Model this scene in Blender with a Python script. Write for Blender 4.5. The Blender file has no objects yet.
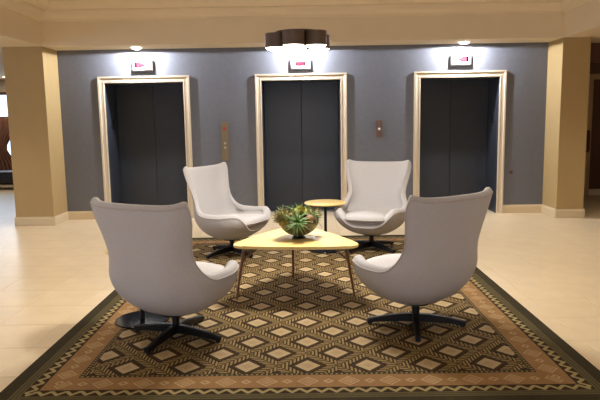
import bpy, bmesh, math, random
from mathutils import Vector, Matrix
import numpy as np

PI = math.pi
random.seed(7)
S = bpy.context.scene
C = S.collection

# ------------------------------------------------------------------ camera
CAM_H = 1.52
cam_data = bpy.data.cameras.new('camera')
cam = bpy.data.objects.new('camera', cam_data)
C.objects.link(cam)
cam_data.sensor_width = 36.0
cam_data.lens = 595.0 / 600.0 * 36.0
cam_data.clip_start = 0.05
_pitch, _yaw, _roll = math.radians(7.605), math.radians(0.408), math.radians(0.92)
fwd = Vector((-math.sin(_yaw) * math.cos(_pitch), math.cos(_yaw) * math.cos(_pitch), -math.sin(_pitch)))
right0 = Vector((math.cos(_yaw), math.sin(_yaw), 0))
up0 = right0.cross(fwd)
right = math.cos(_roll) * right0 - math.sin(_roll) * up0
up = right.cross(fwd)
m3 = Matrix((right, up, -fwd)).transposed()
cam.matrix_world = Matrix.Translation((0, 0, CAM_H)) @ m3.to_4x4()
S.camera = cam

# ------------------------------------------------------------------ view, world
S.view_settings.view_transform = 'Standard'
S.view_settings.look = 'None'
S.view_settings.gamma = 1.0
S.view_settings.use_curve_mapping = False
S.view_settings.exposure = 0.0
try:
    S.cycles.use_denoising = True
    S.cycles.max_bounces = 8
    S.cycles.diffuse_bounces = 5
    S.cycles.sample_clamp_indirect = 6.0
    S.cycles.caustics_reflective = False
    S.cycles.caustics_refractive = False
except Exception:
    pass
world = bpy.data.worlds.new('world')
S.world = world
world.use_nodes = True
world.node_tree.nodes['Background'].inputs[0].default_value = (0.9, 0.8, 0.66, 1)
world.node_tree.nodes['Background'].inputs[1].default_value = 0.05

# light levels (used by the lamps below)
WARM = (1.0, 0.90, 0.73)
CEILING_FILL_W = 130.0      # each unseen downlight added in the tray ceiling
SIDE_FILL_W = 85.0         # each unseen downlight added in the side soffits
WASH_W = 190.0         # the three cool spots over the elevators
PENDANT_W = 11.0       # each of the seven drums

# ------------------------------------------------------------------ geometry constants (metres)
WALL_Y = 9.43
PIER_Y = 8.90
HALF = 3.80
SOFFIT = 2.655
CEIL = 3.28
TILE = 0.473
TILE_Y0 = 3.441
DOORS = (-2.475, -0.025, 2.450)
DOOR_HW = 0.615
DOOR_H = 2.145

# ------------------------------------------------------------------ materials
def lin(c):
    return tuple((v / 255 / 12.92 if v / 255 <= 0.04045 else ((v / 255 + 0.055) / 1.055) ** 2.4) for v in c) + (1.0,)

def new_mat(name):
    m = bpy.data.materials.new(name)
    m.use_nodes = True
    return m, m.node_tree.nodes, m.node_tree.links, m.node_tree.nodes['Principled BSDF']

def mat(name, col, rough=0.6, metal=0.0, noise=0.0, nscale=30.0, bump=0.0, bscale=200.0, spec=0.5, var=0.0, stretch=None):
    m, N, L, P = new_mat(name)
    P.inputs['Roughness'].default_value = rough
    P.inputs['Metallic'].default_value = metal
    P.inputs['Specular IOR Level'].default_value = spec
    P.inputs['Base Color'].default_value = lin(col)
    tc = N.new('ShaderNodeTexCoord')
    src = tc.outputs['Object']
    if stretch:
        mp = N.new('ShaderNodeMapping')
        mp.inputs['Scale'].default_value = stretch
        L.new(src, mp.inputs[0])
        src = mp.outputs[0]
    last = None
    if noise > 0:
        nt = N.new('ShaderNodeTexNoise')
        nt.inputs['Scale'].default_value = nscale
        nt.inputs['Detail'].default_value = 4
        L.new(src, nt.inputs['Vector'])
        mr = N.new('ShaderNodeMapRange')
        mr.inputs['From Min'].default_value = 0.3
        mr.inputs['From Max'].default_value = 0.7
        mr.inputs['To Min'].default_value = 1 - noise
        mr.inputs['To Max'].default_value = 1 + noise
        L.new(nt.outputs['Fac'], mr.inputs[0])
        last = mr.outputs[0]
    if var > 0:
        oi = N.new('ShaderNodeObjectInfo')
        mr = N.new('ShaderNodeMapRange')
        mr.inputs['To Min'].default_value = 1 - var
        mr.inputs['To Max'].default_value = 1 + var
        L.new(oi.outputs['Random'], mr.inputs[0])
        if last is None:
            last = mr.outputs[0]
        else:
            mm = N.new('ShaderNodeMath'); mm.operation = 'MULTIPLY'
            L.new(last, mm.inputs[0]); L.new(mr.outputs[0], mm.inputs[1])
            last = mm.outputs[0]
    if last is not None:
        vm = N.new('ShaderNodeVectorMath'); vm.operation = 'SCALE'
        vm.inputs[0].default_value = lin(col)[:3]
        L.new(last, vm.inputs['Scale'])
        L.new(vm.outputs[0], P.inputs['Base Color'])
    if bump > 0:
        nb = N.new('ShaderNodeTexNoise')
        nb.inputs['Scale'].default_value = bscale
        nb.inputs['Detail'].default_value = 3
        L.new(src, nb.inputs['Vector'])
        b = N.new('ShaderNodeBump')
        b.inputs['Strength'].default_value = bump
        b.inputs['Distance'].default_value = 0.004
        L.new(nb.outputs['Fac'], b.inputs['Height'])
        L.new(b.outputs[0], P.inputs['Normal'])
    return m

def emis(name, col, strength):
    m, N, L, P = new_mat(name)
    P.inputs['Base Color'].default_value = (0.02, 0.02, 0.02, 1)
    P.inputs['Specular IOR Level'].default_value = 0.0
    P.inputs['Emission Color'].default_value = lin(col)
    P.inputs['Emission Strength'].default_value = strength
    return m

M = dict(
    wallpaper=mat('blue_grey_wallpaper', (106, 109, 118), 0.75, noise=0.05, nscale=14, bump=0.15, bscale=90),
    paint=mat('tan_wall_paint', (174, 149, 102), 0.7, noise=0.02, nscale=5),
    plaster=mat('cream_ceiling_paint', (224, 208, 178), 0.75, noise=0.015, nscale=3),
    trim=mat('cream_trim_paint', (206, 192, 168), 0.45),
    base=mat('baseboard_paint', (210, 193, 160), 0.45),
    tile=mat('cream_floor_tile', (218, 198, 165), 0.34, noise=0.045, nscale=4.5, var=0.02, spec=0.4),
    grout=mat('tile_grout', (200, 176, 140), 0.9),
    doorp=mat('dark_grey_elevator_panel', (50, 54, 61), 0.38, metal=0.2, noise=0.04, nscale=8),
    jamb=mat('dark_blue_grey_jamb', (60, 65, 76), 0.40, metal=0.2),
    black=mat('black_metal', (11, 11, 12), 0.5, metal=0.2),
    blackgloss=mat('glossy_black_metal', (14, 14, 17), 0.12, metal=0.3),
    rubber=mat('black_plastic', (15, 15, 15), 0.6),
    fabric=mat('light_grey_tweed', (192, 189, 190), 0.95, noise=0.045, nscale=90, bump=0.5, bscale=420, spec=0.15),
    piping=mat('grey_welt_cord', (186, 178, 174), 0.9, noise=0.06, nscale=90, spec=0.15),
    maple=mat('pale_yellow_maple', (232, 200, 128), 0.32, noise=0.06, nscale=6, stretch=(1, 9, 9)),
    walnut=mat('brown_walnut_leg', (120, 78, 46), 0.45, noise=0.12, nscale=20, stretch=(6, 6, 1)),
    bronze=mat('dark_bronze_bowl', (66, 55, 42), 0.4, metal=0.15, noise=0.2, nscale=18),
    shade=mat('dark_brown_lamp_shade', (96, 78, 66), 0.5, noise=0.06, nscale=60),
    shade_in=mat('white_shade_lining', (240, 232, 220), 0.6),
    brass=mat('brushed_bronze_plate', (126, 112, 86), 0.5, metal=0.3, noise=0.08, nscale=30, stretch=(1, 1, 12)),
    brownplate=mat('brown_metal_plate', (112, 84, 72), 0.45, metal=0.4),
    steel=mat('brushed_steel', (170, 168, 165), 0.35, metal=0.8),
    white=mat('white_plastic', (232, 230, 226), 0.4),
    greyface=mat('grey_lantern_rim', (120, 112, 108), 0.45, metal=0.3),
    leaf=mat('green_air_plant_leaf', (96, 128, 62), 0.55, noise=0.18, nscale=25, var=0.25),
    leafgrey=mat('silver_green_leaf', (136, 150, 104), 0.6, noise=0.15, nscale=25, var=0.2),
    moss=mat('olive_moss', (104, 96, 46), 0.9, noise=0.55, nscale=38),
    mossyel=mat('yellow_green_moss', (168, 160, 58), 0.9, noise=0.4, nscale=45),
    pod=mat('brown_seed_pod', (122, 84, 52), 0.7, noise=0.25, nscale=60),
    corridor=mat('brown_corridor_wallpaper', (104, 76, 52), 0.8, noise=0.05, nscale=10),
    wood=mat('dark_brown_wood', (86, 52, 34), 0.5, noise=0.15, nscale=12, stretch=(1, 1, .2)),
    curtain=mat('brown_curtain_cloth', (112, 74, 56), 0.9, noise=0.1, nscale=30),
    lobbywall=mat('lobby_wall_paint', (190, 176, 156), 0.75),
    leather=mat('black_leather', (20, 19, 20), 0.4, bump=0.2, bscale=120),
    bulb=emis('lamp_diffuser', (255, 244, 226), 9.0),
    canlens=emis('downlight_lens', (255, 248, 238), 20.0),
    canwarm=emis('warm_downlight_lens', (255, 226, 186), 6.0),
    led=emis('red_led', (235, 20, 90), 1.4),
    leddark=mat('dark_red_display', (30, 3, 12), 0.9, spec=0.0),
    sky=emis('bright_daylight', (196, 222, 255), 3.0),
)
g = bpy.data.materials.new('window_glass')
g.use_nodes = True
gp = g.node_tree.nodes['Principled BSDF']
gp.inputs['Base Color'].default_value = (0.95, 0.98, 1, 1)
gp.inputs['Roughness'].default_value = 0.02
gp.inputs['Transmission Weight'].default_value = 1.0
gp.inputs['IOR'].default_value = 1.1
M['glass'] = g

# -- a tiny expression compiler for procedural patterns
class X:
    nt = None
    def __init__(self, s): self.s = s
    @staticmethod
    def op(kind, *a, clamp=False):
        n = X.nt.nodes.new('ShaderNodeMath'); n.operation = kind; n.use_clamp = clamp
        for i, v in enumerate(a):
            if isinstance(v, X): X.nt.links.new(v.s, n.inputs[i])
            else: n.inputs[i].default_value = float(v)
        return X(n.outputs[0])
    def __add__(s, o): return X.op('ADD', s, o)
    def __radd__(s, o): return X.op('ADD', o, s)
    def __sub__(s, o): return X.op('SUBTRACT', s, o)
    def __rsub__(s, o): return X.op('SUBTRACT', o, s)
    def __mul__(s, o): return X.op('MULTIPLY', s, o)
    def __rmul__(s, o): return X.op('MULTIPLY', o, s)
    def __truediv__(s, o): return X.op('DIVIDE', s, o)
    def __lt__(s, o): return X.op('LESS_THAN', s, o)
    def __gt__(s, o): return X.op('GREATER_THAN', s, o)
    def abs(s): return X.op('ABSOLUTE', s)
    def frac(s): return X.op('FRACT', s)
    def min(s, o): return X.op('MINIMUM', s, o)
    def max(s, o): return X.op('MAXIMUM', s, o)
def near(v):            # distance to the nearest integer, 0..0.5
    return ((v + 0.5).frac() - 0.5).abs()
def cmix(f, a, b):      # a where f = 0, b where f = 1
    n = X.nt.nodes.new('ShaderNodeMix'); n.data_type = 'RGBA'
    X.nt.links.new(f.s, n.inputs[0])
    for k, v in ((6, a), (7, b)):
        if isinstance(v, tuple): n.inputs[k].default_value = v
        else: X.nt.links.new(v, n.inputs[k])
    return n.outputs[2]

RUG_HX, RUG_HY, RUG_CY = 1.755, 2.35, 5.36
def rug_material():
    m, N, L, P = new_mat('patterned_rug_weave')
    X.nt = m.node_tree
    tc = N.new('ShaderNodeTexCoord')
    sp = N.new('ShaderNodeSeparateXYZ'); L.new(tc.outputs['Object'], sp.inputs[0])
    x, y = X(sp.outputs[0]), X(sp.outputs[1])
    dx = RUG_HX - x.abs(); dy = RUG_HY - y.abs()
    d = dx.min(dy)
    side = dx < dy
    t = side * y + (1 - side) * x
    olive_d, olive, brown, cream = lin((62, 55, 38)), lin((96, 86, 58)), lin((58, 43, 28)), lin((178, 156, 120))
    tan, orange, pink = lin((146, 124, 84)), lin((146, 112, 74)), lin((176, 150, 110))
    # field of diamonds
    u = (x - 0.006) / 0.375
    v = (y - (3.53 - RUG_CY)) / 0.403
    a, b = u + v, u - v
    fa, fb = near(a), near(b)
    mm = fa.max(fb)
    along = (fa > fb) * b + (fb > fa) * a
    across = (0.5 - mm)
    leaf = ((along * 8.0 + across * 8.0).frac() - 0.5).abs() < 0.27
    band = cmix(leaf, lin((62, 47, 29)), tan)
    band = cmix(across < 0.018, band, lin((88, 70, 40)))
    fieldc = cmix(mm < 0.335, band, brown)
    fieldc = cmix(mm < 0.262, fieldc, lin((78, 60, 36)))
    fieldc = cmix(mm < 0.240, fieldc, brown)
    fieldc = cmix(mm < 0.212, fieldc, cream)
    fieldc = cmix(mm < 0.10, fieldc, lin((168, 144, 108)))
    # dotted guard
    dots = near(t / 0.03) < 0.22
    guard = cmix(dots * ((d - 0.397).abs() < 0.007), olive_d, tan)
    # orange band
    w = (d - 0.298)
    tb = ((t - 0.006) / 0.2405)
    mb = near(tb) * 0.2405 / 0.066 + w.abs() / 0.064
    ms = near(tb + 0.5) * 0.2405 / 0.034 + w.abs() / 0.03
    orc = cmix(mb < 1.0, orange, pink)
    orc = cmix(mb < 0.80, orc, lin((154, 118, 80)))
    hatch = ((near(tb) * 22 + w * 60).frac() - 0.5).abs() < 0.25
    orc = cmix((mb < 0.62) * hatch, orc, pink)
    orc = cmix(ms < 1.0, orc, pink)
    orc = cmix(ms < 0.45, orc, orange)
    # running wave
    wv = (d - 0.148) / 0.065
    zz = near(t / 0.083) * 2
    wave = cmix((wv - 0.16 - zz * 0.68).abs() < 0.24, brown, lin((160, 144, 100)))
    strip = cmix(near(d / 0.021) < 0.14, olive, olive_d)
    col = cmix(d > 0.085, olive_d, strip)
    col = cmix(d > 0.148, col, wave)
    col = cmix(d > 0.213, col, orc)
    col = cmix((d - 0.213).abs() < 0.006, col, brown)
    col = cmix(d > 0.383, col, guard)
    col = cmix(d > 0.412, col, fieldc)
    # wool variation
    nt = N.new('ShaderNodeTexNoise'); nt.inputs['Scale'].default_value = 160; nt.inputs['Detail'].default_value = 2
    L.new(tc.outputs['Object'], nt.inputs['Vector'])
    n2 = N.new('ShaderNodeTexNoise'); n2.inputs['Scale'].default_value = 7
    L.new(tc.outputs['Object'], n2.inputs['Vector'])
    k = 0.50 + X(nt.outputs['Fac']) * 0.5 + X(n2.outputs['Fac']) * 0.26
    vm = N.new('ShaderNodeVectorMath'); vm.operation = 'SCALE'
    L.new(col, vm.inputs[0]); L.new(k.s, vm.inputs['Scale'])
    L.new(vm.outputs[0], P.inputs['Base Color'])
    P.inputs['Roughness'].default_value = 0.95
    P.inputs['Specular IOR Level'].default_value = 0.1
    bp = N.new('ShaderNodeBump'); bp.inputs['Strength'].default_value = 0.5; bp.inputs['Distance'].default_value = 0.004
    L.new(nt.outputs['Fac'], bp.inputs['Height']); L.new(bp.outputs[0], P.inputs['Normal'])
    return m
M['rug'] = rug_material()

# ------------------------------------------------------------------ mesh helpers
def tag(o, label, cat, group=None, kind=None):
    o['label'] = label
    o['category'] = cat
    if group: o['group'] = group
    if kind: o['kind'] = kind
    return o

def thing(name, label, cat, loc=(0, 0, 0), rz=0.0, group=None, kind=None):
    o = bpy.data.objects.new(name, None)
    C.objects.link(o)
    o.empty_display_size = 0.1
    o.location = loc
    o.rotation_euler = (0, 0, rz)
    return tag(o, label, cat, group, kind)

def link(name, me, material, parent=None, smooth=False, loc=None):
    o = bpy.data.objects.new(name, me)
    C.objects.link(o)
    if material is not None and not me.materials: me.materials.append(material)
    if parent: o.parent = parent
    if loc is not None: o.location = loc
    if smooth:
        for p in me.polygons: p.use_smooth = True
    return o

def bm_obj(name, bm, material, parent=None, smooth=False, loc=None):
    bmesh.ops.recalc_face_normals(bm, faces=bm.faces)
    me = bpy.data.meshes.new(name)
    bm.to_mesh(me); bm.free()
    return link(name, me, material, parent, smooth, loc)

def add_box(bm, x0, x1, y0, y1, z0, z1, bev=0.0, seg=2):
    vs = [bm.verts.new((x, y, z)) for z in (z0, z1) for y in (y0, y1) for x in (x0, x1)]
    fs = [(0, 2, 3, 1), (4, 5, 7, 6), (0, 1, 5, 4), (2, 6, 7, 3), (0, 4, 6, 2), (1, 3, 7, 5)]
    faces = [bm.faces.new([vs[i] for i in f]) for f in fs]
    if bev > 0:
        es = list({e for f in faces for e in f.edges})
        bmesh.ops.bevel(bm, geom=es, offset=bev, segments=seg, affect='EDGES', profile=0.5)

def box(name, x0, x1, y0, y1, z0, z1, material, parent=None, bev=0.0, loc=None):
    bm = bmesh.new()
    add_box(bm, x0, x1, y0, y1, z0, z1, bev)
    return bm_obj(name, bm, material, parent, False, loc)

def lathe(name, prof, material, parent=None, seg=40, loc=None, smooth=True):
    bm = bmesh.new()
    rings = []
    for r, z in prof:
        if r < 1e-6: rings.append([bm.verts.new((0, 0, z))])
        else: rings.append([bm.verts.new((r * math.cos(2 * PI * i / seg), r * math.sin(2 * PI * i / seg), z)) for i in range(seg)])
    for A, B in zip(rings, rings[1:]):
        for i in range(seg):
            j = (i + 1) % seg
            if len(A) == 1 and len(B) == 1: continue
            if len(A) == 1: bm.faces.new((A[0], B[j], B[i]))
            elif len(B) == 1: bm.faces.new((A[i], A[j], B[0]))
            else: bm.faces.new((A[i], A[j], B[j], B[i]))
    o = bm_obj(name, bm, material, parent, False, loc)
    if smooth: shade(o)
    return o

def shade(o, ang=40):
    me = o.data
    for p in me.polygons: p.use_smooth = True
    bm = bmesh.new(); bm.from_mesh(me)
    for e in bm.edges:
        if len(e.link_faces) == 2 and e.calc_face_angle(0) > math.radians(ang): e.smooth = False
    bm.to_mesh(me); bm.free()

def add_tube(bm, pts, rad, seg=8, closed=False, cap=True):
    pts = [Vector(p) for p in pts]
    n = len(pts)
    rs = rad if isinstance(rad, (list, tuple)) else [rad] * n
    prev = None
    rings = []
    for i, p in enumerate(pts):
        if closed: tan = pts[(i + 1) % n] - pts[i - 1]
        else: tan = pts[min(i + 1, n - 1)] - pts[max(i - 1, 0)]
        tan.normalize()
        if prev is None:
            ref = Vector((0, 0, 1)) if abs(tan.z) < 0.9 else Vector((1, 0, 0))
            nrm = tan.cross(ref).normalized()
        else:
            nrm = (prev - tan * prev.dot(tan)).normalized()
        prev = nrm
        bi = tan.cross(nrm)
        rings.append([bm.verts.new(p + (nrm * math.cos(2 * PI * k / seg) + bi * math.sin(2 * PI * k / seg)) * rs[i]) for k in range(seg)])
    R = rings + [rings[0]] if closed else rings
    for A, B in zip(R, R[1:]):
        for k in range(seg):
            bm.faces.new((A[k], A[(k + 1) % seg], B[(k + 1) % seg], B[k]))
    if not closed and cap:
        bm.faces.new(rings[0][::-1]); bm.faces.new(rings[-1])

def tube(name, pts, rad, material, parent=None, seg=8, closed=False, loc=None):
    bm = bmesh.new(); add_tube(bm, pts, rad, seg, closed)
    o = bm_obj(name, bm, material, parent, False, loc); shade(o, 50)
    return o

def add_prism(bm, outline, z0, z1, bev=0.0):
    lo = [bm.verts.new((x, y, z0)) for x, y in outline]
    hi = [bm.verts.new((x, y, z1)) for x, y in outline]
    n = len(outline)
    fs = [bm.faces.new(lo[::-1]), bm.faces.new(hi)]
    for i in range(n): bm.faces.new((lo[i], lo[(i + 1) % n], hi[(i + 1) % n], hi[i]))
    if bev > 0:
        es = list({e for f in fs for e in f.edges})
        bmesh.ops.bevel(bm, geom=es, offset=bev, segments=2, affect='EDGES', profile=0.5)

def copy_tree(o, parent=None):
    c = o.copy(); C.objects.link(c); c.parent = parent
    for ch in list(o.children): copy_tree(ch, c)
    return c

def light(name, kind, loc, energy, color, parent=None, size=0.1, spot=None, blend=0.4, rot=None):
    ld = bpy.data.lights.new(name, kind)
    ld.energy = energy; ld.color = color
    if kind == 'AREA': ld.shape = 'DISK'; ld.size = size
    else: ld.shadow_soft_size = size
    if spot: ld.spot_size = math.radians(spot); ld.spot_blend = blend
    o = bpy.data.objects.new(name, ld); C.objects.link(o)
    o.location = loc
    if rot: o.rotation_euler = rot
    if parent: o.parent = parent
    return o

# ================================================================== THE SETTING
# ---- floor: grout slab with tiles
fl = box('floor', -9.6, 6.9, -3.2, 15.4, -0.10, -0.0035, M['grout'])
tag(fl, 'cream stone tile floor of the elevator lobby around the rug', 'floor', kind='structure')
def tile_mesh(w, dpt):
    bm = bmesh.new()
    h, c, z0 = 0.0, 0.0012, -0.008
    x, y = w / 2, dpt / 2
    lo = [bm.verts.new(p) for p in ((-x, -y, z0), (x, -y, z0), (x, y, z0), (-x, y, z0))]
    mi = [bm.verts.new(p) for p in ((-x, -y, -c), (x, -y, -c), (x, y, -c), (-x, y, -c))]
    hi = [bm.verts.new(p) for p in ((-x + c, -y + c, 0), (x - c, -y + c, 0), (x - c, y - c, 0), (-x + c, y - c, 0))]
    for A, B in ((lo, mi), (mi, hi)):
        for i in range(4): bm.faces.new((A[i], A[(i + 1) % 4], B[(i + 1) % 4], B[i]))
    bm.faces.new(hi)
    me = bpy.data.meshes.new('floor_tile'); bm.to_mesh(me); bm.free()
    me.materials.append(M['tile'])
    return me
tile_me = tile_mesh(TILE - 0.004, TILE - 0.004)
rest_v, rest_f = [], []
base_v = [v.co.copy() for v in tile_me.vertices]; base_f = [tuple(p.vertices) for p in tile_me.polygons]
ntile = 0
for j in range(-14, 26):
    for i in range(-20, 15):
        cx, cy = (i + 0.5) * TILE, TILE_Y0 + (j + 0.5) * TILE
        if not (-9.6 + .24 < cx < 6.9 - .24 and -3.2 + .24 < cy < 15.4 - .24): continue
        under_rug = abs(cx) < RUG_HX - TILE * 0.55 and 3.01 + .26 < cy < 7.71 - .26
        lim = 0.52 * (cy + 0.24) + 0.24
        if (not under_rug) and 2.9 < cy < 9.5 and abs(cx) < min(lim, 4.9) and ntile < 300:
            o = bpy.data.objects.new('floor_tile', tile_me); C.objects.link(o)
            o.location = (cx, cy, 0); o.parent = fl
            ntile += 1
        else:
            k = len(rest_v)
            rest_v += [(v.x + cx, v.y + cy, v.z) for v in base_v]
            rest_f += [tuple(q + k for q in f) for f in base_f]
me = bpy.data.meshes.new('far_floor_tiles'); me.from_pydata(rest_v, [], rest_f)
o = link('far_floor_tiles', me, M['tile'], fl); o['kind'] = 'stuff'

# ---- back wall with three elevator openings
bm = bmesh.new()
edges = [-HALF] + [e for c in DOORS for e in (c - DOOR_HW, c + DOOR_HW)] + [HALF]
for k in range(0, len(edges), 2): add_box(bm, edges[k], edges[k + 1], WALL_Y, WALL_Y + 0.14, 0, SOFFIT)
for c in DOORS: add_box(bm, c - DOOR_HW, c + DOOR_HW, WALL_Y, WALL_Y + 0.14, DOOR_H, SOFFIT)
tag(bm_obj('wall_back', bm, M['wallpaper']), 'blue grey papered wall between the two tan piers, pierced by elevators', 'wall', kind='structure')

# ---- piers
lp = box('pier', -4.38, -HALF, PIER_Y, 10.6, 0, SOFFIT, M['paint'])
tag(lp, 'tan painted pier left of the elevators, daylight beside it', 'pier', kind='structure')
rp = box('pier', HALF, 4.205, PIER_Y, 10.6, 0, SOFFIT, M['paint'])
tag(rp, 'narrow tan painted pier right of the elevators, by the dark corridor', 'pier', kind='structure')

# ---- baseboards (profiled: board with chamfered cap), pieces between doors are parts of their run
def base_piece(name, p0, p1, nrm, parent, h=0.135, th=0.018):
    p0, p1, n = Vector(p0), Vector(p1), Vector(nrm)
    prof = [(0, 0), (th, 0), (th, h * .80), (th * .55, h * .88), (th * .45, h), (0, h)]
    bm = bmesh.new()
    A = [bm.verts.new((p0.x + n.x * a, p0.y + n.y * a, z)) for a, z in prof]
    B = [bm.verts.new((p1.x + n.x * a, p1.y + n.y * a, z)) for a, z in prof]
    k = len(prof)
    for i in range(k): bm.faces.new((A[i], A[(i + 1) % k], B[(i + 1) % k], B[i]))
    bm.faces.new(A[::-1]); bm.faces.new(B)
    return bm_obj(name, bm, M['base'], parent)
FR = 0.098
bb = thing('baseboard_back', 'cream baseboard along the blue grey elevator wall', 'baseboard', (0, WALL_Y, 0), kind='structure')
for a, b in ((-HALF, DOORS[0] - DOOR_HW - FR), (DOORS[0] + DOOR_HW + FR, DOORS[1] - DOOR_HW - FR), (DOORS[1] + DOOR_HW + FR, DOORS[2] - DOOR_HW - FR), (DOORS[2] + DOOR_HW + FR, HALF)):
    base_piece('baseboard_board', (a, 0, 0), (b, 0, 0), (0, -1, 0), bb)
bl = thing('baseboard_left', 'cream baseboard wrapped around the foot of the left pier', 'baseboard', (-HALF, PIER_Y, 0), kind='structure')
base_piece('baseboard_board', (-.598, 0, 0), (.018, 0, 0), (0, -1, 0), bl)
base_piece('baseboard_board', (0, 0, 0), (0, .51, 0), (1, 0, 0), bl)
base_piece('baseboard_board', (-.58, 0, 0), (-.58, 1.7, 0), (-1, 0, 0), bl)
br = thing('baseboard_right', 'cream baseboard wrapped around the foot of the narrow right pier', 'baseboard', (HALF, PIER_Y, 0), kind='structure')
base_piece('baseboard_board', (-.018, 0, 0), (.423, 0, 0), (0, -1, 0), br)
base_piece('baseboard_board', (0, 0, 0), (0, .51, 0), (-1, 0, 0), br)
base_piece('baseboard_board', (.405, 0, 0), (.405, 1.7, 0), (1, 0, 0), br)

# ---- elevator doors and their trims
words = ('left', 'middle', 'right')
DEP = 0.55
for k, c in enumerate(DOORS):
    d = thing('door_%d' % (k + 1), 'dark grey two panel elevator door in the %s recess' % words[k], 'elevator door', (c, WALL_Y, 0), kind='structure')
    for s in (-1, 1):
        box('door_panel', min(s * .002, s * (DOOR_HW - .002)), max(s * .002, s * (DOOR_HW - .002)), DEP, DEP + .035, .012, DOOR_H + .03, M['doorp'], d, bev=0.004)
        x0 = s * DOOR_HW
        box('jamb', min(x0, x0 + s * .05), max(x0, x0 + s * .05), .14, DEP + .06, 0, DOOR_H + .05, M['jamb'], d)
    box('recess_head', -DOOR_HW, DOOR_HW, .14, DEP + .06, DOOR_H, DOOR_H + .05, M['jamb'], d)
    box('reveal', -DOOR_HW - .0, -DOOR_HW + .004, .0, .14, 0, DOOR_H, M['jamb'], d)
    box('reveal', DOOR_HW - .004, DOOR_HW, .0, .14, 0, DOOR_H, M['jamb'], d)
    box('reveal', -DOOR_HW, DOOR_HW, .0, .14, DOOR_H - .004, DOOR_H, M['jamb'], d)
    box('sill', -DOOR_HW + .004, DOOR_HW - .004, DEP - .10, DEP + .05, 0.0, .010, M['steel'], d)
    if k != 1:     # small dark button plate on the outer jamb
        s = -1 if k == 0 else 1
        xx = s * (DOOR_HW - .004)
        bp_ = box('jamb_plate', min(xx, xx - s * .012), max(xx, xx - s * .012), .24, .31, 1.43, 1.57, M['black'], d, bev=.003)
        lathe('button', [(0, 0), (.018, 0), (.018, .006), (.014, .009), (0, .009)], M['rubber'], bp_, 16).matrix_local = Matrix.Translation((xx - s * .012, .275, 1.50)) @ Matrix.Rotation(-s * PI / 2, 4, 'Y')
    t = thing('trim_%d' % (k + 1), 'cream moulded frame around the %s elevator opening' % words[k], 'door frame', (c, WALL_Y, 0), kind='structure')
    # stepped casing, mitred: outline sweep
    prof = [(0, 0), (0, -.022), (.018, -.026), (.030, -.020), (.062, -.024), (.074, -.036), (FR, -.036), (FR, 0)]
    def casing(name, kind):
        bm = bmesh.new()
        rows = []
        for (o_, y) in prof:
            if kind == 'head': rows.append(((-DOOR_HW - o_, y, DOOR_H + o_), (DOOR_HW + o_, y, DOOR_H + o_)))
            else:
                s = kind
                rows.append(((s * (DOOR_HW + o_), y, 0), (s * (DOOR_HW + o_), y, DOOR_H + o_)))
        A = [bm.verts.new(r[0]) for r in rows]; B = [bm.verts.new(r[1]) for r in rows]
        n = len(rows)
        for i in range(n): bm.faces.new((A[i], A[(i + 1) % n], B[(i + 1) % n], B[i]))
        bm.faces.new(A[::-1]); bm.faces.new(B)
        bm_obj(name, bm, M['trim'], t)
    casing('head_casing', 'head'); casing('side_casing', -1); casing('side_casing', 1)

# shaft side behind the wall so that nothing shows through
tag(box('wall_shaft', -4.42, 4.205, 10.6, 10.7, 0, SOFFIT, M['lobbywall']), 'plain wall closing the elevator shafts behind the dark doors', 'wall', kind='structure')

# ---- ceiling: tray with bulkheads, crown mouldings and side soffits
ce = box('ceiling', -HALF, HALF, -3.2, PIER_Y, CEIL, CEIL + .08, M['plaster'])
tag(ce, 'cream tray ceiling with crown moulding above the lobby', 'ceiling', kind='structure')
# lowered soffits; the back one has its full width
box('soffit', -9.6, 6.9, PIER_Y + .06, 15.4, SOFFIT, SOFFIT + .12, M['plaster'], ce)
box('soffit', -9.6, -HALF - .06, -3.2, PIER_Y + .06, SOFFIT, SOFFIT + .12, M['plaster'], ce)
box('soffit', HALF + .06, 6.9, -3.2, PIER_Y + .06, SOFFIT, SOFFIT + .12, M['plaster'], ce)
box('bulkhead', -HALF, HALF, PIER_Y, PIER_Y + .06, SOFFIT, CEIL, M['plaster'], ce)
box('bulkhead', -HALF - .06, -HALF, -3.2, PIER_Y + .06, SOFFIT, CEIL, M['plaster'], ce)
box('bulkhead', HALF, HALF + .06, -3.2, PIER_Y + .06, SOFFIT, CEIL, M['plaster'], ce)
# crown: (distance from bulkhead, z); mitred in the corners
crown = [(0, 3.00), (.022, 3.005), (.028, 3.03), (.05, 3.045), (.085, 3.075), (.105, 3.125), (.125, 3.13), (.125, 3.15), (.15, 3.155), (.20, 3.185), (.235, 3.235), (.26, 3.24), (.26, CEIL), (0, CEIL)]
def crown_run(kind):
    bm = bmesh.new(); A = []; B = []
    for o_, z in crown:
        if kind == 'back':
            p, q = (-HALF + o_, PIER_Y - o_, z), (HALF - o_, PIER_Y - o_, z)
        else:
            s = kind
            p, q = (s * (HALF - o_), -3.2, z), (s * (HALF - o_), PIER_Y - o_, z)
        A.append(bm.verts.new(p)); B.append(bm.verts.new(q))
    n = len(A)
    for i in range(n): bm.faces.new((A[i], A[(i + 1) % n], B[(i + 1) % n], B[i]))
    bm.faces.new(A[::-1]); bm.faces.new(B)
    bm_obj('crown_moulding', bm, M['plaster'], ce)
crown_run('back'); crown_run(-1); crown_run(1)
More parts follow.
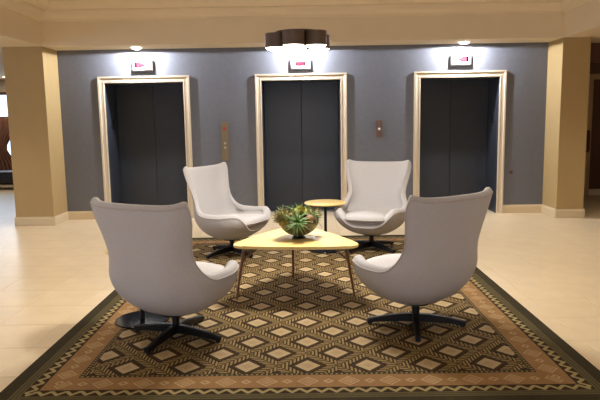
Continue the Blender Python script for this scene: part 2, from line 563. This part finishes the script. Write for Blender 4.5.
# flat ceiling moulding (a raised rectangle inside the tray)
def flat_run(kind, o1=.62, w=.07, hgt=.03):
    bm = bmesh.new(); A = []; B = []
    for o_, z in ((o1, CEIL), (o1, CEIL - hgt * .6), (o1 + w * .4, CEIL - hgt), (o1 + w, CEIL - hgt * .5), (o1 + w, CEIL)):
        if kind == 'back': p, q = (-HALF + o_, PIER_Y - o_, z), (HALF - o_, PIER_Y - o_, z)
        else: p, q = (kind * (HALF - o_), -3.2, z), (kind * (HALF - o_), PIER_Y - o_, z)
        A.append(bm.verts.new(p)); B.append(bm.verts.new(q))
    n = len(A)
    for i in range(n): bm.faces.new((A[i], A[(i + 1) % n], B[(i + 1) % n], B[i]))
    bm.faces.new(A[::-1]); bm.faces.new(B)
    bm_obj('panel_moulding', bm, M['plaster'], ce)
flat_run('back'); flat_run(-1); flat_run(1)

# unseen downlights added to the ceiling, out of frame, to light floor and seating
def fill_can(x, y, z, w, col=WARM, spread=150):
    ring = lathe('downlight', [(.060, .012), (.066, -.006), (.085, -.006), (.088, 0), (.088, .004)], M['white'], ce, 28, (x, y, z))
    lathe('lens', [(0, .004), (.062, .004)], M['canwarm'], ring, 28)
    light('downlight_lamp', 'SPOT', (0, 0, -.012), w, col, ring, size=.06, spot=spread, blend=.7)
for y, k in ((-1.0, .3), (2.0, .8), (4.7, .8), (7.2, .55)):
    for x in (-2.75, 2.75): fill_can(x, y, CEIL, CEILING_FILL_W * k, spread=110)
for y in (1.5, 4.5, 7.5):
    for x in (-5.4, 5.3): fill_can(x, y, SOFFIT, SIDE_FILL_W if x < 0 else SIDE_FILL_W * .8, spread=120)

# ---- outer walls of the place
tag(box('wall_front', -9.6, 6.9, -3.3, -3.2, 0, CEIL, M['paint']), 'tan wall behind the viewer', 'wall', kind='structure')
tag(box('wall_left', -9.7, -9.6, -3.2, 15.4, 0, SOFFIT, M['lobbywall']), 'pale wall on the far left of the lobby', 'wall', kind='structure')
tag(box('wall_right', 6.9, 7.0, -3.2, 11.5, 0, SOFFIT, M['corridor']), 'brown papered wall on the far right side', 'wall', kind='structure')
wc = box('wall_corridor', 4.205, 7.0, 11.45, 11.6, 0, SOFFIT, M['corridor'])
tag(wc, 'dark brown corridor wall seen past the right pier', 'wall', kind='structure')
bc = thing('baseboard_corridor', 'baseboard at the foot of the dark brown corridor wall', 'baseboard', (4.205, 11.45, 0), kind='structure')
base_piece('baseboard_board', (0, 0, 0), (2.695, 0, 0), (0, -1, 0), bc, h=.14)

tag(box('wall_header', 4.205, 6.9, 9.6, 9.75, 2.36, SOFFIT, M['wood']), 'dark brown header over the corridor opening beside the right pier', 'wall', kind='structure')
# far lobby wall with a window, left of the left pier
WY = 15.2
WX0, WX1, WZ0, WZ1 = -9.1, -6.7, 0.62, 2.35
bm = bmesh.new()
add_box(bm, -9.6, WX0, WY, WY + .15, 0, SOFFIT); add_box(bm, WX1, -4.42, WY, WY + .15, 0, SOFFIT)
add_box(bm, WX0, WX1, WY, WY + .15, 0, WZ0); add_box(bm, WX0, WX1, WY, WY + .15, WZ1, SOFFIT)
tag(bm_obj('wall_lobby', bm, M['lobbywall']), 'pale lobby wall with the window, seen past the left pier', 'wall', kind='structure')
wn = thing('window_1', 'daylit window with brown wooden rails at the left edge', 'window', (0, WY, 0), kind='structure')
def wbar(n, x0, x1, z0, z1, y0=-.04, y1=.10): box(n, x0, x1, y0, y1, z0, z1, M['wood'], wn)
wbar('frame', WX0, WX0 + .07, WZ0, WZ1); wbar('frame', WX1 - .07, WX1, WZ0, WZ1)
wbar('frame', WX0 + .07, WX1 - .07, WZ0, WZ0 + .07); wbar('frame', WX0 + .07, WX1 - .07, WZ1 - .07, WZ1)
wbar('rail', WX0 + .07, WX1 - .07, 1.60, 1.74); wbar('mullion', -8.23, -8.17, WZ0 + .07, WZ1 - .07, -.02, .08)
for x0, x1 in ((WX0 + .07, -8.23), (-8.17, WX1 - .07)):
    for z0, z1 in ((WZ0 + .07, 1.60), (1.74, WZ1 - .07)): box('pane', x0, x1, .03, .036, z0, z1, M['glass'], wn)
box('daylight', WX0, WX1, .147, .149, WZ0, WZ1, M['sky'], wn)

M['fill_left'] = emis('side_fill_glow', (190, 215, 255), 7.0)  # glow of an unseen window added for cool light from the left
w2 = thing('added_window_2', 'tall glowing window added unseen in the left lobby wall as fill light', 'window', (-9.6, 3.4, 0), kind='structure')
for y0, y1 in ((-1.8, -.06), (.06, 1.8)):
    box('pane', .02, .03, y0, y1, .5, 2.3, M['fill_left'], w2)
for y0, y1, z0, z1 in ((-1.86, -1.8, .44, 2.36), (1.8, 1.86, .44, 2.36), (-.06, .06, .5, 2.3), (-1.8, 1.8, .44, .5), (-1.8, 1.8, 2.3, 2.36)):
    box('frame', 0, .06, y0, y1, z0, z1, M['wood'], w2)
w3 = thing('added_window_3', 'wide glowing panes added unseen behind the viewer as fill light', 'window', (0, -3.2, 0), kind='structure')
M['fill_rear'] = emis('rear_fill_glow', (212, 220, 240), 3.0)  # glow of unseen panes added to cool and lift the near chair backs
for k in range(4):
    box('pane', -3.0 + k * 1.5 + .04, -1.5 + k * 1.5 - .04, .02, .03, .25, 2.45, M['fill_rear'], w3)
for k in range(5):
    box('mullion', -3.0 + k * 1.5 - .04, -3.0 + k * 1.5 + .04, 0, .06, .19, 2.51, M['wood'], w3)
for k in range(4):
    for z0, z1 in ((.19, .25), (2.45, 2.51)): box('rail', -3.0 + k * 1.5 + .04, -1.5 + k * 1.5 - .04, 0, .06, z0, z1, M['wood'], w3)
# ================================================================== THE THINGS
# ---- rug
bm = bmesh.new()
add_box(bm, -RUG_HX, RUG_HX, -RUG_HY, RUG_HY, 0.0, 0.009, 0.003, 1)
rug = bm_obj('rug', bm, M['rug']); rug.location = (0, RUG_CY, 0.0005)
tag(rug, 'large brown patterned rug with diamond lattice and orange border under the seating', 'rug')
RZ = 0.0095

# ---- wing chairs
def crv(keys, v):
    xs = [k[0] for k in keys]
    v = min(max(v, xs[0]), xs[-1])
    for i in range(len(xs) - 1):
        if v <= xs[i + 1]: break
    y = [k[1] for k in keys]
    def sl(j):
        if j == 0: return (y[1] - y[0]) / (xs[1] - xs[0])
        if j == len(xs) - 1: return (y[-1] - y[-2]) / (xs[-1] - xs[-2])
        a = (y[j] - y[j - 1]) / (xs[j] - xs[j - 1]); b = (y[j + 1] - y[j]) / (xs[j + 1] - xs[j])
        return 0 if a * b <= 0 else 2 * a * b / (a + b)
    h = xs[i + 1] - xs[i]; t = (v - xs[i]) / h
    return ((2 * t**3 - 3 * t**2 + 1) * y[i] + (t**3 - 2 * t**2 + t) * h * sl(i) + (-2 * t**3 + 3 * t**2) * y[i + 1] + (t**3 - t**2) * h * sl(i + 1))
Z0 = 0.175
HALF_W = [(.17, .412), (.40, .416), (.46, .416), (.51, .408), (.57, .386), (.65, .370), (.74, .388), (.84, .424), (.93, .452), (1.03, .468)]
BACK_Y = [(.17, .325), (.40, .335), (.50, .352), (.70, .375), (.90, .398), (1.03, .412)]
FRONT_Y = [(.17, .40), (.40, .408), (.52, .40), (1.03, .40)]
NEXP = [(.17, 2.3), (.40, 2.8), (.55, 3.2), (.80, 3.8), (1.03, 4.0)]
RIM = [(0, .972), (20, .977), (32, .987), (39, .997), (44, .996), (48, .972), (52, .908), (56, .80), (60, .685), (64, .60), (69, .54), (76, .497), (86, .474), (96, .470), (108, .478), (122, .488), (134, .478), (144, .438), (153, .372), (162, .327), (171, .313), (180, .31)]
ZB = 0.455
def section(psi, z, sc=1.0):
    e = 2.0 / crv(NEXP, z)
    s, c = math.sin(psi), math.cos(psi)
    ax = crv(HALF_W, z); by = crv(BACK_Y, z) if c > 0 else crv(FRONT_Y, z)
    return Vector((sc * ax * math.copysign(abs(s) ** e, s), -sc * by * math.copysign(abs(c) ** e, c), z))
NP, NB, NW = 132, 10, 18
def shell_point(psi, s):
    zr = crv(RIM, min(abs(math.degrees(psi)), 180))
    zb = min(ZB, zr - .02)
    tm = math.acos(1 - (zb - Z0) / (ZB - Z0)) if zb < ZB else PI / 2
    if s <= 0.3:
        tau = s / 0.3 * tm
        z = Z0 + (ZB - Z0) * (1 - math.cos(tau))
        return section(psi, z, math.sin(tau) ** .98)
    z = zb + (zr - zb) * (s - 0.3) / 0.7
    sc = 1.0 if z >= ZB else (max(0, 1 - ((ZB - z) / (ZB - Z0)) ** 2) ** .5) ** .98
    return section(psi, z, sc)
def build_shell(th=0.052):
    srow = [0.3 * (i + 1) / NB for i in range(NB)] + [0.3 + 0.7 * (i + 1) / NW for i in range(NW)]
    psis = [-PI + 2 * PI * (i + .5) / NP for i in range(NP)]
    P = np.array([[shell_point(p, s) for p in psis] for s in srow])          # rows x psi x 3
    dpsi = np.roll(P, -1, 1) - np.roll(P, 1, 1)
    ds = np.gradient(P, axis=0)
    Nn = np.cross(dpsi, ds); Nn /= np.linalg.norm(Nn, axis=2, keepdims=True) + 1e-9
    cen = np.array([0, 0, 0.5])
    flip = np.sign(np.sum(Nn[NB] * (P[NB] - np.array([0, 0, .31])), axis=1).mean())
    Nn *= flip
    for _ in range(3): Nn = (Nn + np.roll(Nn, 1, 1) + np.roll(Nn, -1, 1)); Nn /= np.linalg.norm(Nn, axis=2, keepdims=True)
    up_ = ds[-1] / (np.linalg.norm(ds[-1], axis=1, keepdims=True) + 1e-9)
    up_ = up_ + np.array([0, 0, .6]); up_ /= np.linalg.norm(up_, axis=1, keepdims=True)
    rows = [P[i] for i in range(len(P))]
    adeg = np.abs(np.degrees(np.array(psis)))[:, None]
    k = np.clip((adeg - 62) / 26, 0, 1); k = k * k * (3 - 2 * k)
    k2 = np.clip((adeg - 150) / 15, 0, 1)
    th = .054 + .032 * k - .02 * k2
    for a in (30, 60, 90, 120, 150):                                            # rolled rim
        r = math.radians(a)
        rows.append(P[-1] - Nn[-1] * th * .5 * (1 - math.cos(r)) + up_ * th * .5 * math.sin(r))
    for i in range(len(P) - 1, NB - 3, -1): rows.append(P[i] - Nn[i] * th)
    bm = bmesh.new()
    V = [[bm.verts.new(p) for p in row] for row in rows]
    for A, B in zip(V, V[1:]):
        for i in range(NP):
            j = (i + 1) % NP
            bm.faces.new((A[i], A[j], B[j], B[i]))
    b0 = bm.verts.new((0, 0, Z0)); b1 = bm.verts.new((0, 0, Z0 + .09))
    for i in range(NP):
        j = (i + 1) % NP
        bm.faces.new((b0, V[0][j], V[0][i])); bm.faces.new((b1, V[-1][i], V[-1][j]))
    pipe = [Vector(P[-1][i] + Nn[-1][i] * .002) for i in range(NP)]
    return bm, pipe

def super_pillow(bm, hw, yb, yf, zc, ht, npl=3.4, npz=2.6, crown_=0.018, nu=48, nv=12):
    rings = []
    for j in range(1, nv):
        v = -PI / 2 + PI * j / nv
        r = abs(math.cos(v)) ** (2 / npz); z = math.copysign(abs(math.sin(v)) ** (2 / npz), math.sin(v)) * ht / 2
        ring = []
        for i in range(nu):
            u = 2 * PI * i / nu
            cx, cy = math.cos(u), math.sin(u)
            X_ = hw * math.copysign(abs(cx) ** (2 / npl), cx); Y_ = (yf if cy > 0 else yb) * math.copysign(abs(cy) ** (2 / npl), cy)
            zz = z + (crown_ * (1 - (X_ / hw) ** 2) if z > 0 else 0)
            ring.append(bm.verts.new((X_ * r, Y_ * r, zc + zz)))
        rings.append(ring)
    for A, B in zip(rings, rings[1:]):
        for i in range(nu): bm.faces.new((A[i], A[(i + 1) % nu], B[(i + 1) % nu], B[i]))
    bm.faces.new(rings[0][::-1]); bm.faces.new(rings[-1])

def make_chair():
    t = thing('wing_chair', '-', 'chair', group='light grey wing chairs around the coffee table')
    bm, pipe = build_shell()
    sh = bm_obj('shell', bm, M['fabric'], t, True)
    tube('piping', pipe, .0055, M['piping'], sh, 6, True)
    bm = bmesh.new()
    super_pillow(bm, .31, .27, .402, 0, .13)
    cu = bm_obj('seat_cushion', bm, M['fabric'], t, True)
    cu.location = (0, .0, .385); cu.rotation_euler = (math.radians(3.5), 0, 0)
    ring = []
    for i in range(60):
        u = 2 * PI * i / 60; cx, cy = math.cos(u), math.sin(u)
        ring.append((.314 * math.copysign(abs(cx) ** (2 / 3.4), cx), (.406 if cy > 0 else .272) * math.copysign(abs(cy) ** (2 / 3.4), cy), -.004))
    tube('piping', ring, .0055, M['piping'], cu, 6, True)
    lathe('column', [(0, .055), (.036, .055), (.036, .075), (.027, .085), (.027, .165), (.10, .173), (.11, .181), (.11, .20), (0, .20)], M['black'], t, 24)
    for k in range(4):
        bm = bmesh.new()
        secs = [(.0, .026, .035, .092), (.10, .024, .034, .088), (.25, .020, .024, .066), (.355, .018, .014, .044)]
        rows = []
        for r, w, zl, zh in secs:
            rows.append([bm.verts.new((r, y, z)) for y, z in ((-w, zl), (w, zl), (w, zh - .008), (w - .008, zh), (-w + .008, zh), (-w, zh - .008))])
        for A, B in zip(rows, rows[1:]):
            for i in range(6): bm.faces.new((A[i], A[(i + 1) % 6], B[(i + 1) % 6], B[i]))
        bm.faces.new(rows[0][::-1]); bm.faces.new(rows[-1])
        lg = bm_obj('leg', bm, M['black'], t)
        lathe('foot', [(0, 0), (.016, 0), (.018, .006), (.014, .018), (0, .018)], M['rubber'], lg, 14, (.335, 0, 0))
        lg.rotation_euler = (0, 0, k * PI / 2)
    return t

chair0 = make_chair()
CH = [  # x, y, heading (deg, about z, 0 faces away from the viewer), star angle (deg), label
    (-0.925, 4.07, -25, 69, 'light grey wing chair seen from behind, front left on the rug'),
    (0.81, 4.24, 33, 82, 'light grey wing chair seen from behind, front right on the rug'),
    (-0.84, 6.72, -118, 45, 'light grey wing chair facing right, far left on the rug'),
    (0.785, 6.87, 160, 38, 'light grey wing chair facing the viewer, right of the round pale side table'),
]
for i, (x, y, hd, st, lab) in enumerate(CH):
    c = chair0 if i == 0 else copy_tree(chair0)
    c.location = (x, y, RZ)
    c.rotation_euler = (0, 0, math.radians(hd))
    c['label'] = lab
    k = 0
    for ch in c.children:
        if ch.name.startswith('leg'):
            ch.rotation_euler = (0, 0, math.radians(st - hd) + k * PI / 2); k += 1

# ---- coffee table: rounded triangular maple top on three splayed walnut legs
TC = Vector((-0.075, 5.16, RZ)); TH = 0.49
def round_poly(pts, r, n=10, bulge=0.0):
    out = []
    m = len(pts)
    for i in range(m):
        p, a, b = Vector(pts[i]), Vector(pts[i - 1]), Vector(pts[(i + 1) % m])
        da, db = (a - p).normalized(), (b - p).normalized()
        half = math.acos(max(-1, min(1, da.dot(db)))) / 2
        dist = r / math.tan(half); cen = p + (da + db).normalized() * (r / math.sin(half))
        s, e = p + da * dist - cen, p + db * dist - cen
        a0, a1 = math.atan2(s.y, s.x), math.atan2(e.y, e.x)
        while a1 - a0 > PI: a1 -= 2 * PI
        while a1 - a0 < -PI: a1 += 2 * PI
        for k in range(n + 1):
            an = a0 + (a1 - a0) * k / n
            out.append((cen.x + r * math.cos(an), cen.y + r * math.sin(an)))
        # bulging side to the next corner
        q = pts[(i + 1) % m]
        e1 = p + db * dist; f0 = Vector(q) - db * dist
        nrm = Vector((db.y, -db.x))
        for k in range(1, 10):
            f = k / 10
            out.append(tuple(e1.lerp(f0, f) + nrm * bulge * 4 * f * (1 - f)))
    return out
tb = thing('coffee_table', 'low triangular coffee table with pale yellow top and brown splayed legs', 'table', TC)
tri = [(-0.60, -0.335), (0.60, -0.415), (0.0, 0.68)]
outl = round_poly(tri, .105, 10, .03)
bm = bmesh.new(); add_prism(bm, outl, TH - .024, TH, .006)
top = bm_obj('tabletop', bm, M['maple'], tb)
for (fx, fy), (tx, ty) in (((-.515, -.235), (-.44, -.19)), ((.495, -.185), (.42, -.22)), ((-.045, .44), (-.035, .34))):
    f, tp = Vector((fx, fy, .004)), Vector((tx, ty, TH - .024))
    leg = tube('leg', [f, f.lerp(tp, .5), tp], [.009, .012, .015], M['walnut'], tb, 12)
    inw = Vector((-tx, -ty, 0)).normalized() * .16
    tube('brace', [f.lerp(tp, .70), Vector((tx, ty, TH - .026)) + inw], .009, M['walnut'], leg, 8)

# ---- round side tables
def side_table(loc, label, hide=False):
    t = thing('side_table', label, 'side table', loc, group='round pedestal side tables')
    lathe('tabletop', [(0, .545), (.232, .545), (.243, .552), (.245, .560), (.240, .566), (.232, .568), (0, .568)], M['maple'], t, 56)
    lathe('pole', [(0, .012), (.017, .012), (.017, .52), (.07, .535), (.07, .545), (0, .545)], M['black'], t, 20)
    lathe('base', [(0, 0), (.205, 0), (.207, .006), (.203, .011), (.03, .014), (0, .014)], M['blackgloss'], t, 56)
    return t
side_table((.245, 6.86, RZ), 'round pale yellow side table between the two far chairs')
side_table((-1.265, 4.44, RZ), 'side table mostly hidden behind the front left chair, glossy black base showing')

# ---- bowl with air plants on the coffee table
TZ = RZ + TH
BX, BY = -0.052, 5.14
bw = thing('bowl', 'dark bronze footed bowl holding air plants on the triangular table', 'bowl', (BX, BY, TZ))
lathe('bowl_body', [(0, .024), (.05, .026), (.10, .044), (.145, .080), (.170, .120), (.178, .150), (.172, .152), (.163, .122), (.138, .088), (.10, .056), (.05, .040), (0, .036)], M['bronze'], bw, 44)
lathe('foot', [(0, 0), (.058, 0), (.060, .006), (.046, .016), (.042, .034), (0, .034)], M['black'], bw, 32)
lathe('soil', [(0, .142), (.08, .138), (.14, .128), (.163, .122)], mat('dark_bark_filling', (54, 44, 30), .95, noise=.4, nscale=60), bw, 36)

def leaf_mesh(name, L_, w, droop, fold=0.35, seg=7):
    bm = bmesh.new()
    rows = []
    for i in range(seg + 1):
        f = i / seg
        x = L_ * f * (1 - .12 * droop * f); z = L_ * (.55 * f - droop * f * f)
        wd = w * (1 - f) ** .8 * (.75 + .6 * f) + .0006
        rows.append([bm.verts.new((x, -wd, z + wd * fold)), bm.verts.new((x, 0, z)), bm.verts.new((x, wd, z + wd * fold)), bm.verts.new((x, 0, z - wd * .35 - .0004))])
    for A, B in zip(rows, rows[1:]):
        for k in range(4): bm.faces.new((A[k], A[(k + 1) % 4], B[(k + 1) % 4], B[k]))
    bm.faces.new(rows[0]); bm.faces.new(rows[-1][::-1])
    bmesh.ops.recalc_face_normals(bm, faces=bm.faces)
    me = bpy.data.meshes.new(name); bm.to_mesh(me); bm.free()
    for p in me.polygons: p.use_smooth = True
    return me
def air_plant(loc, label, n, L_, w, material, tilt=(0, 0, 0), low=-20, high=75, seed=1, droop=.35):
    rnd = random.Random(seed)
    t = thing('air_plant', label, 'plant', loc, group='air plants in the bowl')
    t.rotation_euler = tilt
    mes = []
    for k in range(3):
        me = leaf_mesh('leaf', L_ * (1 - .12 * k), w, droop * (.7 + .4 * k)); me.materials.append(material); mes.append(me)
    for i in range(n):
        o = bpy.data.objects.new('leaf', mes[i % 3]); C.objects.link(o); o.parent = t
        f = i / max(1, n - 1)
        el = math.radians(low + (high - low) * f + rnd.uniform(-9, 9))
        az = i * 2.39996 + rnd.uniform(-.25, .25)
        sc = (1 - .35 * f) * rnd.uniform(.85, 1.1)
        o.rotation_euler = (rnd.uniform(-.3, .3), -el + .35, az)
        o.scale = (sc, sc, sc)
    lathe('core', [(0, -.012), (.012, -.006), (.014, .004), (.006, .014), (0, .016)], material, t, 10)
    return t
rim_z = TZ + .15
air_plant((BX - .008, BY - .175, rim_z + .010), 'large spiky green air plant spilling over the front of the bowl', 64, .175, .0056, M['leaf'], (math.radians(62), 0, 0), -12, 80, 3, droop=.45)
air_plant((BX + .125, BY - .05, rim_z + .045), 'spiky air plant at the right rim of the bowl', 40, .125, .008, M['leafgrey'], (math.radians(10), math.radians(32), 0), -20, 80, 5)
air_plant((BX - .125, BY - .01, rim_z + .055), 'thin leaved air plant reaching out over the left rim of the bowl', 40, .14, .007, M['leafgrey'], (0, math.radians(-28), 0), -15, 80, 8)
air_plant((BX + .0, BY + .03, rim_z + .065), 'upright air plant at the back of the bowl', 40, .14, .008, M['leaf'], (math.radians(8), 0, 0), 0, 85, 11)

def clump(name, loc, r, label, cat, material, seed, spikes=900, sp=.012, squash=.8):
    rnd = random.Random(seed)
    bm = bmesh.new()
    bmesh.ops.create_icosphere(bm, subdivisions=3, radius=r)
    for v in bm.verts:
        k = 1 + (.10 * math.sin(v.co.x * 70 + seed) * math.sin(v.co.y * 60) + rnd.uniform(-.05, .05)) * (1.6 if spikes else .5)
        v.co *= k; v.co.z *= squash
    pts = [(v.co.copy(), v.co.normalized()) for v in bm.verts]
    for i in range(spikes):
        p, n = pts[rnd.randrange(len(pts))]
        if n.z < -.4: continue
        dv = (n + Vector((rnd.uniform(-.7, .7), rnd.uniform(-.7, .7), rnd.uniform(-.2, .7)))).normalized()
        s = dv.orthogonal().normalized() * .0032
        b = p * .97
        bm.faces.new((bm.verts.new(b + s), bm.verts.new(b - s), bm.verts.new(b + dv * sp * rnd.uniform(.6, 1.4))))
    o = bm_obj(name, bm, material, None, True)
    o.location = loc
    return tag(o, label, cat, 'moss and pods filling the bowl')
clump('moss_clump', (BX - .110, BY - .065, TZ + .180), .082, 'olive moss clump heaped at the left side of the bowl', 'moss', M['moss'], 1, sp=.036)
clump('moss_clump', (BX + .02, BY - .04, TZ + .235), .034, 'bright yellow green moss tuft on top of the bowl', 'moss', M['mossyel'], 2, sp=.028)
clump('moss_clump', (BX + .105, BY + .035, TZ + .190), .075, 'olive moss clump at the right rear of the bowl', 'moss', M['moss'], 4, sp=.036)
clump('seed_pod', (BX + .098, BY - .105, TZ + .178), .042, 'round brown seed pod resting at the right front of the bowl', 'seed pod', M['pod'], 5, spikes=0, squash=.92)

# ---- pendant: cluster of seven drum shades over the table
PX, PY, PZ = -0.035, 5.36, 2.150
pd = thing('pendant_lamp', 'cluster pendant of seven dark brown drum shades glowing white inside', 'lamp', (PX, PY, PZ))
RD, HD, RR = .094, .122, .204
def drum(x, y, dz):
    s = lathe('drum_shade', [(RD - .004, .002), (RD, 0), (RD, HD - .004), (RD - .004, HD), (0, HD), (0, HD - .004), (RD - .006, HD - .006), (RD - .004, .002)], M['shade'], pd, 40, (x, y, dz))
    lathe('diffuser', [(0, -.028), (.04, -.024), (.07, -.014), (RD - .006, .002), (RD - .005, .010)], M['bulb'], s, 40)
    light('drum_lamp', 'AREA', (0, 0, -.032), PENDANT_W, (1.0, .95, .86), s, size=.16)
drum(0, 0, .012)
for k in range(6):
    an = math.radians(-90 - 10 + 60 * k)
    drum(RR * math.cos(an), RR * math.sin(an), (0.0, .004, -.004)[k % 3])
lathe('mounting_plate', [(0, HD + .006), (.20, HD + .006), (.20, HD + .016), (0, HD + .016)], M['shade'], pd, 40)
for k in range(3):
    an = 2 * PI * k / 3 + .4
    tube('cable', [(.12 * math.cos(an), .12 * math.sin(an), HD + .012), (.05 * math.cos(an), .05 * math.sin(an), CEIL - PZ - .03)], .0007, M['plaster'], pd, 6)
lathe('canopy', [(0, 0), (.07, 0), (.075, .006), (.075, .03), (0, .03)], M['shade'], pd, 32, (0, 0, CEIL - PZ - .03))

# ---- wall wash downlights over the elevators
for k, (x, y) in enumerate(((-2.50, 9.20), (-0.02, 9.20), (2.44, 9.20))):
    t = thing('downlight', 'bright recessed downlight in the soffit over the %s elevator' % words[k], 'downlight', (x, y, SOFFIT), group='recessed downlights over the elevators')
    lathe('trim_ring', [(.074, .0), (.077, -.006), (.098, -.006), (.104, -.002), (.104, 0)], M['white'], t, 36)
    lathe('lens', [(0, -.036), (.04, -.032), (.066, -.020), (.074, -.004), (.074, 0)], M['canlens'], t, 32)
    light('downlight_lamp', 'SPOT', (0, 0, -.040), WASH_W, (.93, .94, 1.0), t, size=.03, spot=179, blend=.03)

# ---- lanterns over the elevators (white boxes with red marks)
def flat_shape(name, pts, y0, y1, material, parent):
    bm = bmesh.new()
    A = [bm.verts.new((x, y0, z)) for x, z in pts]; B = [bm.verts.new((x, y1, z)) for x, z in pts]
    n = len(pts)
    bm.faces.new(A); bm.faces.new(B[::-1])
    for i in range(n): bm.faces.new((A[i], A[(i + 1) % n], B[(i + 1) % n], B[i]))
    return bm_obj(name, bm, material, parent)
for k, (x, z) in enumerate(((-2.475, 2.402), (-.025, 2.385), (2.45, 2.408))):
    t = thing('elevator_indicator', 'white indicator box with red mark above the %s elevator' % words[k], 'indicator', (x, WALL_Y, z), group='indicator boxes over the elevators')
    W, Hh = .160, .082
    box('housing', -W, W, -.05, 0, -Hh, Hh, M['greyface'], t, bev=.008)
    box('face', -W + .018, W - .018, -.056, -.05, -Hh + .024, Hh - .008, M['white'], t, bev=.003)
    if k == 1:
        flat_shape('display', [(-.078, -.030), (.078, -.030), (.078, .034), (-.078, .034)], -.0575, -.056, M['leddark'], t)
        for q in range(4):
            x0 = -.054 + q * .028
            flat_shape('lit_segment', [(x0, -.018), (x0 + .022, -.018), (x0 + .022, .022), (x0, .022)], -.0585, -.0575, M['led'], t)
    else:
        s = 1 if k == 0 else -1
        cx_ = -.03 if k == 0 else .03
        dsp = flat_shape('arrow_lens', [(cx_ - s * .085, -.034), (cx_ + s * .0, -.034), (cx_ + s * .095, .004), (cx_ + s * .0, .050), (cx_ - s * .085, .050)], -.0575, -.056, M['leddark'], t)
        flat_shape('lit_arrow', [(cx_ - s * .05, -.024), (cx_ + s * .0, -.024), (cx_ + s * .08, .004), (cx_ + s * .0, .040), (cx_ - s * .05, .040)], -.0585, -.0575, M['led'], t)

# ---- wall plates
t = thing('elevator_station', 'tall bronze elevator call panel left of the middle elevator', 'call panel', (-1.235, WALL_Y, 1.215))
box('plate', -.055, .055, -.012, 0, -.305, .305, M['brass'], t, bev=.004)
lathe('fire_switch', [(0, 0), (.024, 0), (.024, .008), (0, .010)], mat('red_switch', (170, 50, 36), .5), t, 20).matrix_local = Matrix.Translation((0, -.012, .20)) @ Matrix.Rotation(PI / 2, 4, 'X')
for zz in (-.03, -.10):
    lathe('call_button', [(0, 0), (.020, 0), (.020, .005), (.015, .008), (0, .008)], M['steel'], t, 20).matrix_local = Matrix.Translation((0, -.012, zz)) @ Matrix.Rotation(PI / 2, 4, 'X')
t = thing('elevator_station', 'small brown call plate with pale button left of the right elevator', 'call panel', (1.195, WALL_Y, 1.375))
box('plate', -.043, .043, -.012, 0, -.128, .128, M['brownplate'], t, bev=.004)
lathe('call_button', [(0, 0), (.020, 0), (.020, .006), (.015, .009), (0, .009)], M['white'], t, 20).matrix_local = Matrix.Translation((0, -.012, -.005)) @ Matrix.Rotation(PI / 2, 4, 'X')
t = thing('key_switch', 'small round brown key switch on the wall right of the right elevator', 'switch', (3.285, WALL_Y, .655))
lathe('rosette', [(0, 0), (.030, 0), (.032, .006), (.026, .012), (0, .013)], M['brownplate'], t, 24).matrix_local = Matrix.Rotation(PI / 2, 4, 'X')
lathe('keyhole', [(0, 0), (.010, 0), (.010, .003), (0, .003)], M['black'], t, 14).matrix_local = Matrix.Translation((0, -.0125, 0)) @ Matrix.Rotation(PI / 2, 4, 'X')

# ---- right edge: door casing and dark red sign in the corridor
t = thing('corridor_casing', 'tan door casing on the brown corridor wall beside the right pier', 'door casing', (5.43, 11.45, 0), kind='structure')
box('side_casing', -.09, .055, -.03, 0, .0, 2.2, M['paint'], t, bev=.004)
box('side_casing', 1.05, 1.15, -.03, 0, .0, 2.2, M['paint'], t, bev=.004)
box('head_casing', -.09, 1.15, -.03, 0, 2.2, 2.3, M['paint'], t, bev=.004)
box('door_leaf', .055, 1.05, -.012, 0, .01, 2.2, M['wood'], t)
t = thing('wall_sign', 'narrow dark red plaque mounted on the tan corridor casing', 'sign', (5.42, 11.42, 1.04))
box('plaque', -.05, .04, -.015, 0, -.19, .19, mat('dark_red_plaque', (84, 34, 24), .45), t, bev=.003)
box('mount', -.03, .02, -.006, .0, -.21, .21, M['black'], t)

# ---- left edge: curtain, ottoman and ceiling lamp in the far lobby
bm = bmesh.new()
ncol, nrow = 36, 14
grid = []
for j in range(nrow + 1):
    f = j / nrow; z = 1.72 - 1.66 * f
    pinch = 1 - .55 * math.exp(-((z - .95) / .35) ** 2)
    row = []
    for i in range(ncol + 1):
        u = i / ncol
        row.append(bm.verts.new((.62 * (u) * pinch, -.03 * math.sin(u * 34) , z)))
    grid.append(row)
for A, B in zip(grid, grid[1:]):
    for i in range(ncol): bm.faces.new((A[i], A[i + 1], B[i + 1], B[i]))
cu = bm_obj('curtain', bm, M['curtain'], None, True)
cu.location = (-7.78, WY - .12, 0)
md = cu.modifiers.new('thickness', 'SOLIDIFY'); md.thickness = .006
tag(cu, 'brown tied back curtain hanging in front of the left window', 'curtain')
t = thing('ottoman', 'black leather ottoman below the window at the left edge', 'ottoman', (-7.35, 14.30, 0))
bm = bmesh.new(); add_box(bm, -.75, .75, -.30, .30, .13, .43, .05, 3)
bm_obj('cushion', bm, M['leather'], t, True)
for sx in (-.66, .66):
    for sy in (-.22, .22): box('leg', sx - .025, sx + .025, sy - .025, sy + .025, 0, .14, M['wood'], t)
light('window_daylight', 'AREA', (-7.6, WY - .3, 1.5), 14, (.78, .88, 1.0), None, size=1.4, rot=(math.radians(-90), 0, 0)).parent = wn
bpy.data.objects['window_daylight'].location = (-7.6, -.3, 1.5)
t = thing('lobby_downlight', 'bright ceiling lamp of the far lobby beside the left pier', 'downlight', (-6.95, 14.2, SOFFIT))
lathe('trim_ring', [(.09, 0), (.095, -.01), (.13, -.01), (.135, 0)], M['white'], t, 28)
lathe('lens', [(0, -.03), (.06, -.026), (.09, -.006), (.09, 0)], M['canwarm'], t, 28)
light('lobby_lamp', 'AREA', (0, 0, -.04), 25, WARM, t, size=.2)
